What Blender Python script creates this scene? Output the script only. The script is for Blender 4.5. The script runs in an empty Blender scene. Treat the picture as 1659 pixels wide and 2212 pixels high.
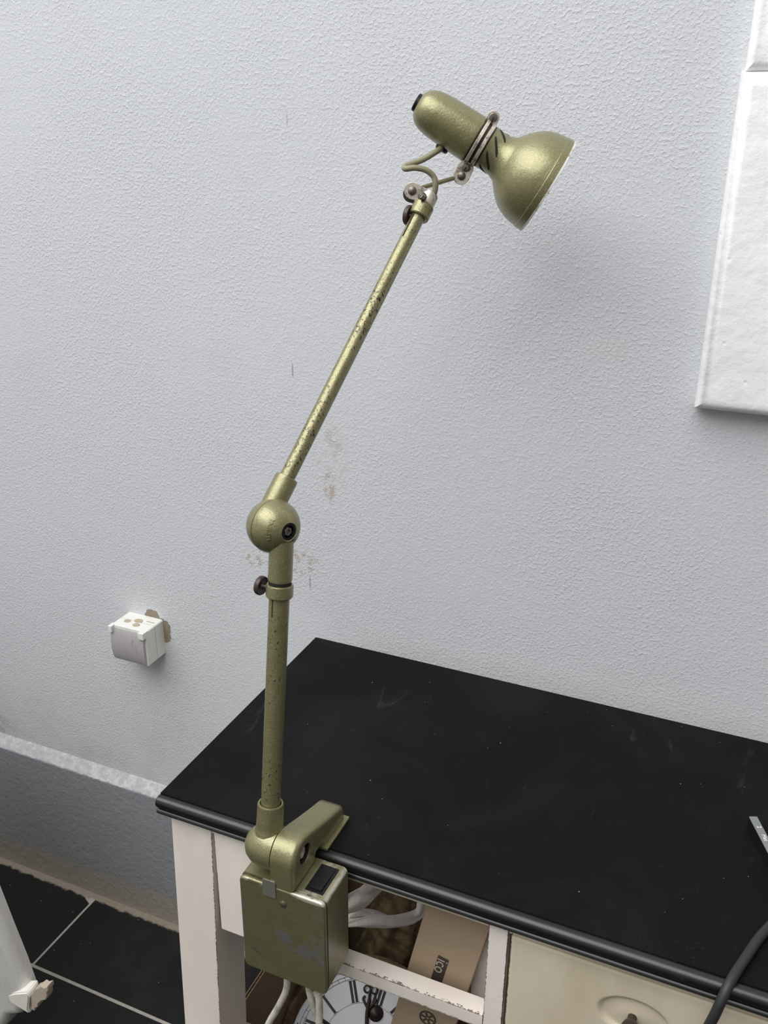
import bpy, bmesh, math, random
from mathutils import Vector as V, Matrix
random.seed(7)
scene = bpy.context.scene
COL = scene.collection
PI = math.pi

# ------------------------------------------------------------------ camera
cam = bpy.data.cameras.new('camera')
cam_o = bpy.data.objects.new('camera', cam); COL.objects.link(cam_o)
cam.sensor_fit = 'VERTICAL'; cam.sensor_height = 24.0; cam.sensor_width = 18.0
cam.lens = 24.0 * 2000 / 2212
cam.clip_start = 0.02
EYE = V((0, 0, 1.4548))
RIGHT = V((0.9167891, 0.3993009, 0.0075158)); UP = V((-0.1590820, 0.3478589, 0.9239519)); FWD = V((-0.3663204, 0.8482646, -0.3824349))
m3 = Matrix((RIGHT, UP, -FWD)).transposed()
cam_o.matrix_world = Matrix.Translation(EYE) @ m3.to_4x4()
scene.camera = cam_o

# ------------------------------------------------------------------ light: overcast sky over an open yard
W = bpy.data.worlds.new('sky'); scene.world = W; W.use_nodes = True
nt = W.node_tree; nt.nodes.clear()
out = nt.nodes.new('ShaderNodeOutputWorld'); bg = nt.nodes.new('ShaderNodeBackground')
tc = nt.nodes.new('ShaderNodeTexCoord'); sx = nt.nodes.new('ShaderNodeSeparateXYZ'); cr = nt.nodes.new('ShaderNodeValToRGB')
dp = nt.nodes.new('ShaderNodeVectorMath'); dp.operation = 'DOT_PRODUCT'; dp.inputs[1].default_value = (-0.48, -0.12, 0.87)   # brighter overhead, dimmer low on the right
nt.links.new(tc.outputs['Generated'], dp.inputs[0]); nt.links.new(dp.outputs['Value'], cr.inputs[0])
nt.links.new(cr.outputs[0], bg.inputs['Color']); nt.links.new(bg.outputs[0], out.inputs[0])
cr.color_ramp.elements[0].position = 0.0; cr.color_ramp.elements[0].color = (0.20, 0.195, 0.19, 1)
cr.color_ramp.elements[1].position = 0.9; cr.color_ramp.elements[1].color = (1.0, 1.0, 1.02, 1)
e_ = cr.color_ramp.elements.new(0.40); e_.color = (0.55, 0.55, 0.56, 1)
bg.inputs['Strength'].default_value = 0.88
ld = bpy.data.lights.new('skylight', 'AREA'); ld.shape = 'RECTANGLE'; ld.size = 3.2; ld.size_y = 2.2
ld.energy = 95; ld.color = (1.0, 1.0, 1.0)
lo = bpy.data.objects.new('skylight', ld); COL.objects.link(lo)
lo.location = (-0.95, -0.45, 3.3)
lo.rotation_euler = (V((-0.3, 0.75, 0.9)) - lo.location).to_track_quat('-Z', 'Y').to_euler()
scene.view_settings.view_transform = 'Standard'; scene.view_settings.look = 'None'
scene.view_settings.exposure = 0.0; scene.view_settings.gamma = 1.0

# ------------------------------------------------------------------ materials
def mat(name, color, rough=0.5, metal=0.0, spec=0.5):
    m = bpy.data.materials.new(name); m.use_nodes = True
    b = m.node_tree.nodes['Principled BSDF']
    b.inputs['Base Color'].default_value = (*color, 1); b.inputs['Roughness'].default_value = rough
    b.inputs['Metallic'].default_value = metal; b.inputs['Specular IOR Level'].default_value = spec
    m.diffuse_color = (*color, 1)
    return m
class NT:
    def __init__(s, m):
        s.m = m; s.t = m.node_tree; s.b = s.t.nodes['Principled BSDF']
        s.co = s.t.nodes.new('ShaderNodeTexCoord').outputs['Object']
    def n(s, typ, **kw):
        x = s.t.nodes.new(typ)
        for k, v in kw.items(): setattr(x, k, v)
        return x
    def set(s, sock, v):
        if isinstance(v, bpy.types.NodeSocket): s.t.links.new(v, sock)
        elif isinstance(v, (tuple, list)) and len(v) == 3 and sock.type == 'RGBA': sock.default_value = (*v, 1)
        else: sock.default_value = v
    def noise(s, scale, detail=4, rough=0.6, dist=0.0, co=None, out='Fac'):
        x = s.n('ShaderNodeTexNoise'); x.inputs['Scale'].default_value = scale; x.inputs['Detail'].default_value = detail
        x.inputs['Roughness'].default_value = rough; x.inputs['Distortion'].default_value = dist
        s.set(x.inputs['Vector'], co or s.co); return x.outputs[out]
    def voro(s, scale, co=None, feature='F1', out='Distance'):
        x = s.n('ShaderNodeTexVoronoi', feature=feature); x.inputs['Scale'].default_value = scale
        s.set(x.inputs['Vector'], co or s.co); return x.outputs[out]
    def mapping(s, scale=(1, 1, 1), rot=(0, 0, 0), loc=(0, 0, 0)):
        x = s.n('ShaderNodeMapping'); s.set(x.inputs['Vector'], s.co)
        x.inputs['Scale'].default_value = scale; x.inputs['Rotation'].default_value = rot; x.inputs['Location'].default_value = loc
        return x.outputs[0]
    def ramp(s, f, a, b, ca=(0, 0, 0), cb=(1, 1, 1)):
        x = s.n('ShaderNodeMapRange'); x.interpolation_type = 'SMOOTHSTEP'
        s.set(x.inputs['Value'], f); x.inputs['From Min'].default_value = a; x.inputs['From Max'].default_value = b
        return x.outputs[0]
    def math(s, op, a, b=0.0, c=0.0):
        x = s.n('ShaderNodeMath', operation=op); s.set(x.inputs[0], a); s.set(x.inputs[1], b); s.set(x.inputs[2], c); return x.outputs[0]
    def mix(s, f, a, b):
        x = s.n('ShaderNodeMix', data_type='RGBA')
        s.set(x.inputs['Factor'], f); s.set(x.inputs[6], a); s.set(x.inputs[7], b); return x.outputs[2]
    def bump(s, h, strength=0.5, dist=0.001, prev=None):
        x = s.n('ShaderNodeBump'); x.inputs['Strength'].default_value = strength; x.inputs['Distance'].default_value = dist
        s.set(x.inputs['Height'], h)
        if prev is not None: s.set(x.inputs['Normal'], prev)
        return x.outputs[0]
    def xyz(s):
        x = s.n('ShaderNodeSeparateXYZ'); s.set(x.inputs[0], s.co); return x.outputs
    def edge(s, radius=0.002):
        bv = s.n('ShaderNodeBevel', samples=4); bv.inputs['Radius'].default_value = radius
        g = s.n('ShaderNodeNewGeometry'); d = s.n('ShaderNodeVectorMath', operation='DOT_PRODUCT')
        s.set(d.inputs[0], bv.outputs[0]); s.set(d.inputs[1], g.outputs['Normal'])
        return s.math('SUBTRACT', 1.0, d.outputs['Value'])
    def base(s, v): s.set(s.b.inputs['Base Color'], v)
    def rough(s, v): s.set(s.b.inputs['Roughness'], v)
    def normal(s, v): s.set(s.b.inputs['Normal'], v)

def olive(name, chips=0.0, axis=None, wear=0.0, dark=1.0, fleck=0.50):
    m = mat(name, (0.27, 0.245, 0.085), 0.36, 0.55); N = NT(m)
    f = N.noise(900, 2, 0.6); l = N.noise(60, 4, 0.6); p = N.noise(380, 3, 0.7)
    c = N.mix(l, (0.195 * dark, 0.180 * dark, 0.080 * dark), (0.275 * dark, 0.255 * dark, 0.128 * dark))
    c = N.mix(N.math('MULTIPLY', N.ramp(f, 0.55, 0.68), fleck), c, (0.44, 0.42, 0.27))
    if chips > 0:
        co = N.mapping(scale=axis[0], rot=axis[1]) if axis else N.co
        k = N.noise(430, 4, 0.7, 0.0, co=co)
        reg = N.noise(9, 2, 0.5)
        thr = N.math('ADD', k, N.math('MULTIPLY', reg, 0.45))
        mask = N.ramp(thr, 0.960 - chips * 0.2, 0.985 - chips * 0.2)
        c = N.mix(mask, c, (0.035, 0.030, 0.018))
    if wear > 0:
        X_, Y_, Z_ = N.xyz(); rn = N.noise(60, 5, 0.65)
        def patch(x0, z0, rx, rz, tilt, amt, col, lo=0.38, hi=0.58):
            dx = N.math('SUBTRACT', X_, x0); dz = N.math('SUBTRACT', N.math('SUBTRACT', Z_, z0), N.math('MULTIPLY', dx, tilt))
            d = N.math('ADD', N.math('POWER', N.math('ABSOLUTE', N.math('DIVIDE', dx, rx)), 2.0), N.math('POWER', N.math('ABSOLUTE', N.math('DIVIDE', dz, rz)), 2.0))
            k = N.math('MULTIPLY', N.math('SUBTRACT', 1.0, N.ramp(d, 0.3, 1.0)), N.ramp(rn, lo, hi))
            return N.mix(N.math('MULTIPLY', k, amt), c, col)
        c = patch(0.018, -0.070, 0.036, 0.013, -0.32, 0.75, (0.20, 0.20, 0.205))
        c = patch(0.040, -0.045, 0.012, 0.050, 0.0, 0.65, (0.22, 0.22, 0.20), 0.36, 0.6)
        c = patch(-0.022, -0.100, 0.024, 0.005, -0.30, 0.8, (0.13, 0.125, 0.11), 0.42, 0.55)
        c = patch(0.030, -0.0025, 0.024, 0.0035, 0.0, 0.95, (0.66, 0.63, 0.52), 0.40, 0.52)
        c = patch(-0.030, -0.0025, 0.020, 0.0025, 0.0, 0.7, (0.60, 0.57, 0.45), 0.48, 0.6)
        c = patch(-0.047, -0.050, 0.004, 0.03, 0.0, 0.7, (0.20, 0.195, 0.17), 0.45, 0.6)
    N.b.inputs['Coat Weight'].default_value = 0.45; N.b.inputs['Coat Roughness'].default_value = 0.22
    N.base(c); N.rough(N.math('ADD', 0.27, N.math('MULTIPLY', p, 0.22)))
    N.normal(N.bump(p, 0.45, 0.0006, N.bump(l, 0.3, 0.0015)))
    return m
M = {}
M['olive'] = olive('olive_hammered_paint', 0.10)
M['olive_box'] = olive('olive_box_paint', 0.10, wear=0.9, dark=0.86, fleck=0.16)
M['olive_pole'] = olive('olive_pole_paint', 0.62, ((1, 1, 0.6), (0, 0, 0)))
M['olive_arm'] = olive('olive_arm_paint', 0.66, ((1, 1, 0.5), (-0.66, 0, 0.3)))
M['olive_shade'] = olive('olive_shade_paint', 0.12)
m = mat('worn_nickel', (0.55, 0.49, 0.41), 0.38, 0.72); N = NT(m)
N.base(N.mix(N.ramp(N.noise(140, 5, 0.7), 0.36, 0.52), (0.26, 0.21, 0.16), (0.70, 0.64, 0.55))); N.rough(N.math('ADD', 0.28, N.math('MULTIPLY', N.noise(200), 0.3))); M['nickel'] = m
m = mat('brass_rod', (0.42, 0.36, 0.20), 0.34, 0.8); N = NT(m)
N.base(N.mix(N.noise(160, 4), (0.26, 0.22, 0.12), (0.50, 0.45, 0.29))); M['rod'] = m
M['latch'] = mat('bare_catch_metal', (0.24, 0.235, 0.20), 0.4, 0.5)
m = mat('steel_screw', (0.22, 0.20, 0.17), 0.42, 0.8); N = NT(m); N.base(N.mix(N.noise(300), (0.11, 0.09, 0.07), (0.30, 0.27, 0.22))); M['screw'] = m
m = mat('brown_bakelite', (0.035, 0.022, 0.017), 0.42); N = NT(m); N.base(N.mix(N.noise(60), (0.020, 0.012, 0.010), (0.065, 0.042, 0.030))); M['bakelite'] = m
m = mat('black_plastic', (0.009, 0.009, 0.010), 0.3, 0, 0.25); N = NT(m); N.rough(N.math('ADD', 0.2, N.math('MULTIPLY', N.noise(120), 0.3))); M['black'] = m
m = mat('dark_void', (0.006, 0.006, 0.005), 0.8); M['void'] = m  # flat black that stands in for shade inside recesses, gaps and slots
m = mat('cord_olive', (0.24, 0.22, 0.13), 0.5); N = NT(m); N.base(N.mix(N.noise(90, 4), (0.17, 0.15, 0.085), (0.31, 0.285, 0.18))); M['cord'] = m
m = mat('old_white_cable', (0.58, 0.55, 0.45), 0.55); N = NT(m); N.base(N.mix(N.ramp(N.noise(70, 5, 0.7), 0.35, 0.65), (0.38, 0.35, 0.27), (0.62, 0.60, 0.51))); M['cable_white'] = m
m = mat('chipped_rim', (0.66, 0.65, 0.58), 0.4, 0.2); N = NT(m); N.base(N.mix(N.ramp(N.noise(75, 4), 0.36, 0.48), (0.33, 0.30, 0.14), (0.74, 0.74, 0.70))); M['rim'] = m
m = mat('shade_inside', (0.75, 0.74, 0.68), 0.45); M['inside'] = m
m = mat('frosted_bulb', (0.85, 0.85, 0.82), 0.3); M['bulb'] = m

m = mat('black_table_paint', (0.0062, 0.0066, 0.0072), 0.40, 0, 0.20); N = NT(m)
dust = N.noise(5.5, 5, 0.62, 0.4); speck = N.voro(85); sc = N.noise(26, 6, 0.7, 0.8, co=N.mapping(scale=(1, 0.35, 1), rot=(0, 0, 0.75)))
sel = N.noise(11, 2)
rnd = N.voro(85, out='Color')
rs = N.n('ShaderNodeSeparateColor'); N.set(rs.inputs[0], rnd)
spm = N.math('MULTIPLY', N.math('LESS_THAN', speck, N.math('MULTIPLY', rs.outputs[1], 0.075)), N.math('GREATER_THAN', rs.outputs[0], 0.74))
c = N.mix(N.math('MULTIPLY', N.ramp(dust, 0.42, 0.68), 0.6), (0.0062, 0.0068, 0.0070), (0.0150, 0.0142, 0.0130))
c = N.mix(N.math('MULTIPLY', N.math('MULTIPLY', N.ramp(sc, 0.60, 0.72), N.ramp(sel, 0.45, 0.62)), 0.40), c, (0.05, 0.05, 0.048))
fine = N.voro(330); fr_ = N.n('ShaderNodeSeparateColor'); N.set(fr_.inputs[0], N.voro(330, out='Color'))
c = N.mix(N.math('MULTIPLY', N.math('MULTIPLY', N.math('LESS_THAN', fine, 0.11), N.math('GREATER_THAN', fr_.outputs[0], 0.90)), 0.35), c, (0.12, 0.12, 0.115))
c = N.mix(N.math('MULTIPLY', N.math('MULTIPLY', N.ramp(N.noise(70, 5, 0.75), 0.60, 0.72), N.ramp(N.noise(9, 3, co=N.mapping(loc=(4, 2, 0))), 0.52, 0.66)), 0.30), c, (0.055, 0.055, 0.052))
c = N.mix(N.math('MULTIPLY', spm, 0.6), c, (0.30, 0.30, 0.29))
N.base(c); N.rough(N.math('ADD', 0.34, N.math('MULTIPLY', dust, 0.18))); N.normal(N.bump(N.noise(420, 3), 0.10, 0.0004)); ty = N.xyz()[1]; bead = N.math('SUBTRACT', 1.0, N.ramp(ty, -0.1905, -0.1885)); N.set(N.b.inputs['Specular IOR Level'], N.math('ADD', 0.05, N.math('MULTIPLY', bead, 0.5))); N.rough(N.math('SUBTRACT', N.math('ADD', 0.36, N.math('MULTIPLY', dust, 0.18)), N.math('MULTIPLY', bead, 0.14))); M['tabletop'] = m

def cream(name, a, b):
    m = mat(name, a, 0.5); N = NT(m)
    st = N.noise(7, 5, 0.6, co=N.mapping(scale=(2.2, 1, 0.7)))
    c = N.mix(N.ramp(st, 0.35, 0.7), a, b)
    c = N.mix(N.math('MULTIPLY', N.ramp(N.noise(30, 5, 0.75), 0.66, 0.78), 0.35), c, (0.42, 0.36, 0.30))
    # paint rubbed through to brown along the joints and front edges of the carcass (desk coordinates)
    X_, Y_, Z_ = N.xyz(); wv = N.math('MULTIPLY', N.ramp(N.noise(210, 4, 0.7), 0.30, 0.75), 0.0011)
    def near(v, v0, k=1.0): return N.math('LESS_THAN', N.math('ABSOLUTE', N.math('SUBTRACT', v, v0)), N.math('MULTIPLY', wv, k))
    front = N.math('LESS_THAN', Y_, -0.1865)
    xs = N.math('ADD', X_, N.math('MULTIPLY', N.math('SUBTRACT', 0.733, Z_), 0.033))
    e = N.math('MULTIPLY', N.math('MULTIPLY', near(Z_, 0.5971, 0.6), N.math('LESS_THAN', X_, 0.0035)), N.math('GREATER_THAN', X_, -0.262))
    for x0, k in ((0.0040, 1.2), (0.0236, 1.0), (0.0274, 0.6), (-0.3183, 0.8)): e = N.math('MAXIMUM', e, near(X_, x0, k))
    e = N.math('MAXIMUM', e, N.math('MULTIPLY', near(Z_, 0.5800, 0.8), N.math('GREATER_THAN', X_, -0.3188)))
    e = N.math('MULTIPLY', N.math('MAXIMUM', e, near(xs, -0.3234, 1.2)), front)
    c = N.mix(N.math('MULTIPLY', e, 0.85), c, (0.085, 0.048, 0.032))
    N.base(c); N.rough(N.math('ADD', 0.42, N.math('MULTIPLY', st, 0.2))); N.normal(N.bump(N.noise(60, 4), 0.12, 0.0008)); return m
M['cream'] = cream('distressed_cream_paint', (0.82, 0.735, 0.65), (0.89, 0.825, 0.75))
M['cream_shaded'] = cream('shaded_cream_paint', (0.60, 0.52, 0.37), (0.70, 0.62, 0.48))  # same cream paint, coloured darker and tan for the shade on drawer and rail
M['groove'] = mat('brown_groove', (0.16, 0.10, 0.07), 0.7)

# wall plaster
m = mat('grey_plaster', (0.60, 0.61, 0.64), 0.85); N = NT(m)
X_, Y_, Z_ = N.xyz()
n1 = N.noise(250, 4, 0.55); n2 = N.noise(60, 4, 0.6, 0.1); n3 = N.noise(2.0, 3, 0.5); v1 = N.voro(120, co=None)
c = N.mix(n3, (0.580, 0.597, 0.622), (0.635, 0.648, 0.665))
c = N.mix(N.ramp(n1, 0.52, 0.70), c, (0.66, 0.67, 0.69))
c = N.mix(N.math('MULTIPLY', N.ramp(N.noise(190, 3, 0.6), 0.66, 0.74), 0.40), c, (0.40, 0.41, 0.43))
c = N.mix(N.math('MULTIPLY', N.ramp(N.noise(6, 4, 0.6), 0.55, 0.72), 0.30), c, (0.56, 0.565, 0.58))
def blot(x0, z0, rx, rz, amt, col, scl=60, lo=0.42, hi=0.60):
    global c
    dx = N.math('DIVIDE', N.math('SUBTRACT', X_, x0), rx); dz = N.math('DIVIDE', N.math('SUBTRACT', Z_, z0), rz)
    d = N.math('ADD', N.math('MULTIPLY', dx, dx), N.math('MULTIPLY', dz, dz))
    k = N.math('SUBTRACT', 1.0, N.ramp(d, 0.2, 1.0))
    mk = N.math('MULTIPLY', N.math('MULTIPLY', k, N.ramp(N.noise(scl, 5, 0.7), lo, hi)), amt)
    c = N.mix(mk, c, col)
# weathered dirt of the wall itself: splashes behind the joint, a mark below the sill; patchy greyer tone along the foot of the wall
blot(-0.563, 1.045, 0.018, 0.030, 0.5, (0.46, 0.42, 0.33)); blot(-0.570, 0.975, 0.012, 0.030, 0.75, (0.40, 0.31, 0.22)); blot(-0.566, 1.01, 0.040, 0.075, 0.35, (0.50, 0.46, 0.38), 110, 0.5, 0.62)
blot(-0.695, 0.834, 0.040, 0.018, 0.8, (0.44, 0.37, 0.28), 110, 0.5, 0.6); blot(-0.618, 0.845, 0.035, 0.03, 0.8, (0.44, 0.38, 0.30), 110, 0.5, 0.6)
blot(-0.194, 1.214, 0.03, 0.02, 0.22, (0.62, 0.57, 0.42)); blot(-1.36, 0.34, 0.10, 0.05, 0.8, (0.42, 0.40, 0.34), 40)
blot(-0.6252, 1.1406, 0.0016, 0.013, 0.9, (0.30, 0.31, 0.33), 200, 0.2, 0.5); blot(-0.606, 0.812, 0.0018, 0.016, 0.9, (0.34, 0.34, 0.36), 200, 0.2, 0.5); blot(-0.622, 1.4637, 0.0018, 0.011, 0.6, (0.40, 0.41, 0.43), 200, 0.2, 0.5)
low = N.math('SUBTRACT', 1.0, N.ramp(Z_, 0.33, 0.52))
c = N.mix(N.math('MULTIPLY', N.math('MULTIPLY', low, N.ramp(N.noise(12, 5, 0.65), 0.4, 0.7)), 0.35), c, (0.42, 0.42, 0.43))
# broken-out plaster with bare mortar beside the socket
def hole(x0, z0, r, w=0.5):
    dx = N.math('SUBTRACT', X_, x0); dz = N.math('SUBTRACT', Z_, z0)
    d = N.math('SQRT', N.math('ADD', N.math('MULTIPLY', dx, dx), N.math('MULTIPLY', dz, dz)))
    d = N.math('ADD', d, N.math('MULTIPLY', N.math('SUBTRACT', N.noise(110, 4, 0.6), 0.5), 0.012))
    return N.math('SUBTRACT', 1.0, N.ramp(d, r - 0.0010, r + 0.0006))
hm = N.math('MAXIMUM', N.math('MAXIMUM', hole(-0.912, 0.681, 0.0155), hole(-0.895, 0.664, 0.0190)), hole(-0.889, 0.650, 0.0125))
c = N.mix(hm, c, N.mix(N.noise(160, 5, 0.75), (0.13, 0.10, 0.07), (0.42, 0.35, 0.26)))
N.base(c)
h = N.math('ADD', N.math('MULTIPLY', N.ramp(n1, 0.45, 0.74), N.math('ADD', 0.26, N.math('MULTIPLY', N.ramp(N.noise(3.2, 3), 0.35, 0.65), 0.32))), N.math('MULTIPLY', n2, 0.40))
h = N.math('SUBTRACT', h, N.math('MULTIPLY', hm, 2.0))
N.normal(N.bump(h, 0.50, 0.0025, N.bump(N.noise(420, 3, 0.6), 0.30, 0.0012))); M['wall'] = m

m = mat('dark_grey_plinth_paint', (0.15, 0.165, 0.19), 0.6); N = NT(m); X_, Y_, Z_ = N.xyz()
c = N.mix(N.noise(5, 5, 0.6), (0.25, 0.262, 0.282), (0.34, 0.35, 0.365))
edge = N.math('ADD', Z_, N.math('MULTIPLY', N.math('SUBTRACT', N.noise(10, 5, 0.7), 0.5), 0.08))
c = N.mix(N.math('MULTIPLY', N.math('SUBTRACT', 1.0, N.ramp(edge, 0.040, 0.085)), 0.85), c, N.mix(N.noise(120, 4), (0.30, 0.255, 0.20), (0.44, 0.385, 0.31)))
c = N.mix(N.math('MULTIPLY', N.ramp(N.noise(60, 6, 0.75), 0.68, 0.74), 0.5), c, (0.42, 0.43, 0.43))
topm = N.ramp(N.math('ADD', Z_, N.math('MULTIPLY', N.math('SUBTRACT', N.noise(90, 4), 0.5), 0.012)), 0.3045, 0.3075)
c = N.mix(topm, c, N.mix(N.ramp(N.noise(75, 5, 0.75), 0.40, 0.72), (0.40, 0.41, 0.42), (0.60, 0.60, 0.59)))
N.base(c); N.normal(N.bump(N.noise(80, 6, 0.65), 0.6, 0.004)); M['plinth'] = m

m = mat('black_tiles', (0.012, 0.012, 0.012), 0.5, 0, 0.22); N = NT(m); X_, Y_, Z_ = N.xyz()
def line(v, off, T, w):
    k = N.math('PINGPONG', N.math('SUBTRACT', v, off), T / 2); return N.math('SUBTRACT', 1.0, N.ramp(k, w * 0.72, w))
g = N.math('MAXIMUM', line(X_, -1.106, 0.60, 0.0026), line(Y_, 0.914, 0.60, 0.0034))
wallgap = N.ramp(N.math('ADD', Y_, N.math('MULTIPLY', N.noise(35, 4), 0.02)), 1.0955, 1.101)
# chipped corner of one tile beside the wall
cd_ = N.math('ADD', N.math('MULTIPLY', N.math('SUBTRACT', -1.104, X_), 0.55), N.math('ADD', N.math('SUBTRACT', 1.098, Y_), N.math('MULTIPLY', N.noise(60, 4), 0.006)))
chip = N.math('MULTIPLY', N.math('SUBTRACT', 1.0, N.ramp(cd_, 0.026, 0.029)), N.math('LESS_THAN', X_, -1.1035))
g = N.math('MAXIMUM', g, chip)
dst = N.noise(6, 6, 0.7)
c = N.mix(N.math('MULTIPLY', N.ramp(dst, 0.48, 0.75), 0.6), (0.0085, 0.0088, 0.0088), (0.026, 0.026, 0.024))
c = N.mix(N.math('MULTIPLY', N.ramp(N.noise(48, 5, 0.75), 0.72, 0.78), 0.7), c, (0.10, 0.10, 0.095))
vsp = N.voro(40); c = N.mix(N.math('MULTIPLY', N.math('LESS_THAN', vsp, 0.045), 0.7), c, (0.28, 0.28, 0.26))
c = N.mix(g, c, N.mix(N.noise(90), (0.28, 0.26, 0.22), (0.44, 0.42, 0.37)))
c = N.mix(wallgap, c, N.mix(N.noise(90), (0.20, 0.17, 0.13), (0.31, 0.27, 0.22)))
N.base(c); N.rough(N.math('ADD', 0.55, N.math('MULTIPLY', g, 0.3))); N.normal(N.bump(N.math('SUBTRACT', N.math('MULTIPLY', N.noise(60, 4), 0.3), g), 0.3, 0.002)); M['floor'] = m

m = mat('white_trim_paint', (0.86, 0.86, 0.85), 0.5); N = NT(m)
c = N.mix(N.ramp(N.noise(12, 5, 0.65), 0.5, 0.8), (0.92, 0.92, 0.91), (0.84, 0.84, 0.83))
c = N.mix(N.math('MULTIPLY', N.ramp(N.noise(70, 5, 0.7), 0.75, 0.78), 0.6), c, (0.35, 0.34, 0.31))
N.base(c); N.normal(N.bump(N.noise(22, 6, 0.6), 0.5, 0.006, N.bump(N.ramp(N.voro(32), 0.02, 0.10), 0.25, 0.002))); M['white_trim'] = m
m = mat('socket_white', (0.80, 0.80, 0.75), 0.4); N = NT(m); N.base(N.mix(N.noise(40), (0.70, 0.70, 0.655), (0.77, 0.77, 0.73))); M['socket'] = m
m = mat('socket_lid_grey', (0.38, 0.365, 0.36), 0.38); N = NT(m)
N.base(N.mix(N.math('MULTIPLY', N.ramp(N.noise(45, 5, 0.65, 1.2, co=N.mapping(scale=(1.6, 1, 0.6), rot=(0, 0.5, 0))), 0.58, 0.70), 0.45), (0.40, 0.385, 0.38), (0.20, 0.185, 0.175))); M['lid'] = m
m = mat('tan_sealing', (0.42, 0.35, 0.25), 0.8); M['tan'] = m

def card(name, a, b):
    m = mat(name, a, 0.75); N = NT(m)
    N.base(N.mix(N.noise(18, 5, 0.6, co=N.mapping(scale=(1, 1, 3))), a, b)); N.normal(N.bump(N.noise(150, 3), 0.15, 0.0006)); return m
M['card'] = card('brown_cardboard', (0.30, 0.215, 0.135), (0.36, 0.26, 0.17))
M['card2'] = card('carton_cardboard', (0.34, 0.25, 0.165), (0.39, 0.295, 0.20))
M['ink'] = mat('dark_print', (0.045, 0.032, 0.026), 0.65)
M['paleink'] = mat('pale_print', (0.40, 0.33, 0.25), 0.65)
m = mat('dial_enamel', (0.78, 0.79, 0.82), 0.3); N = NT(m); N.base(N.mix(N.noise(14, 4), (0.74, 0.75, 0.78), (0.82, 0.83, 0.85))); M['dial'] = m
M['numeral'] = mat('numeral_black', (0.015, 0.014, 0.014), 0.45)
M['hand'] = mat('hand_brown', (0.035, 0.022, 0.017), 0.4, 0.3)
m = mat('antique_gilt', (0.34, 0.24, 0.09), 0.42, 0.45); N = NT(m)
N.base(N.mix(N.ramp(N.noise(40, 5, 0.6), 0.28, 0.78), (0.11, 0.075, 0.042), (0.38, 0.29, 0.17))); N.normal(N.bump(N.noise(60, 5), 0.25, 0.002)); M['gilt'] = m
m = mat('white_wrap', (0.74, 0.68, 0.63), 0.55); N = NT(m); N.base(N.mix(N.noise(20, 4), (0.72, 0.66, 0.61), (0.82, 0.76, 0.71)))
N.normal(N.bump(N.noise(55, 4, 0.6, 1.0, co=N.mapping(scale=(1, 1, 0.35), rot=(0, 0.9, 0))), 0.6, 0.004)); M['cloth'] = m
m = mat('package_film', (0.5, 0.49, 0.47), 0.35); N = NT(m)
w = N.noise(9, 5, 0.55, 1.5, co=N.mapping(scale=(2.2, 1, 0.5), rot=(0, -0.45, 0)))
N.base(N.mix(w, (0.545, 0.535, 0.505), (0.61, 0.60, 0.57))); N.rough(N.math('ADD', 0.25, N.math('MULTIPLY', w, 0.3))); N.normal(N.bump(w, 0.35, 0.010)); M['film'] = m
m = mat('paper_white', (0.80, 0.77, 0.69), 0.6); N = NT(m); N.base(N.mix(N.noise(30, 4), (0.76, 0.73, 0.65), (0.84, 0.81, 0.74))); M['paper'] = m
m = mat('torn_board', (0.48, 0.40, 0.32), 0.85); N = NT(m); N.base(N.mix(N.noise(60, 5), (0.36, 0.29, 0.22), (0.55, 0.47, 0.38))); M['torn'] = m
m = mat('grey_steel', (0.30, 0.31, 0.31), 0.42, 0.5); N = NT(m); N.base(N.mix(N.noise(80, 4), (0.25, 0.26, 0.26), (0.33, 0.34, 0.34))); M['steel'] = m
m = mat('black_rubber', (0.022, 0.023, 0.024), 0.5); N = NT(m); N.rough(N.math('ADD', 0.42, N.math('MULTIPLY', N.noise(80), 0.2))); M['rubber'] = m

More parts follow.
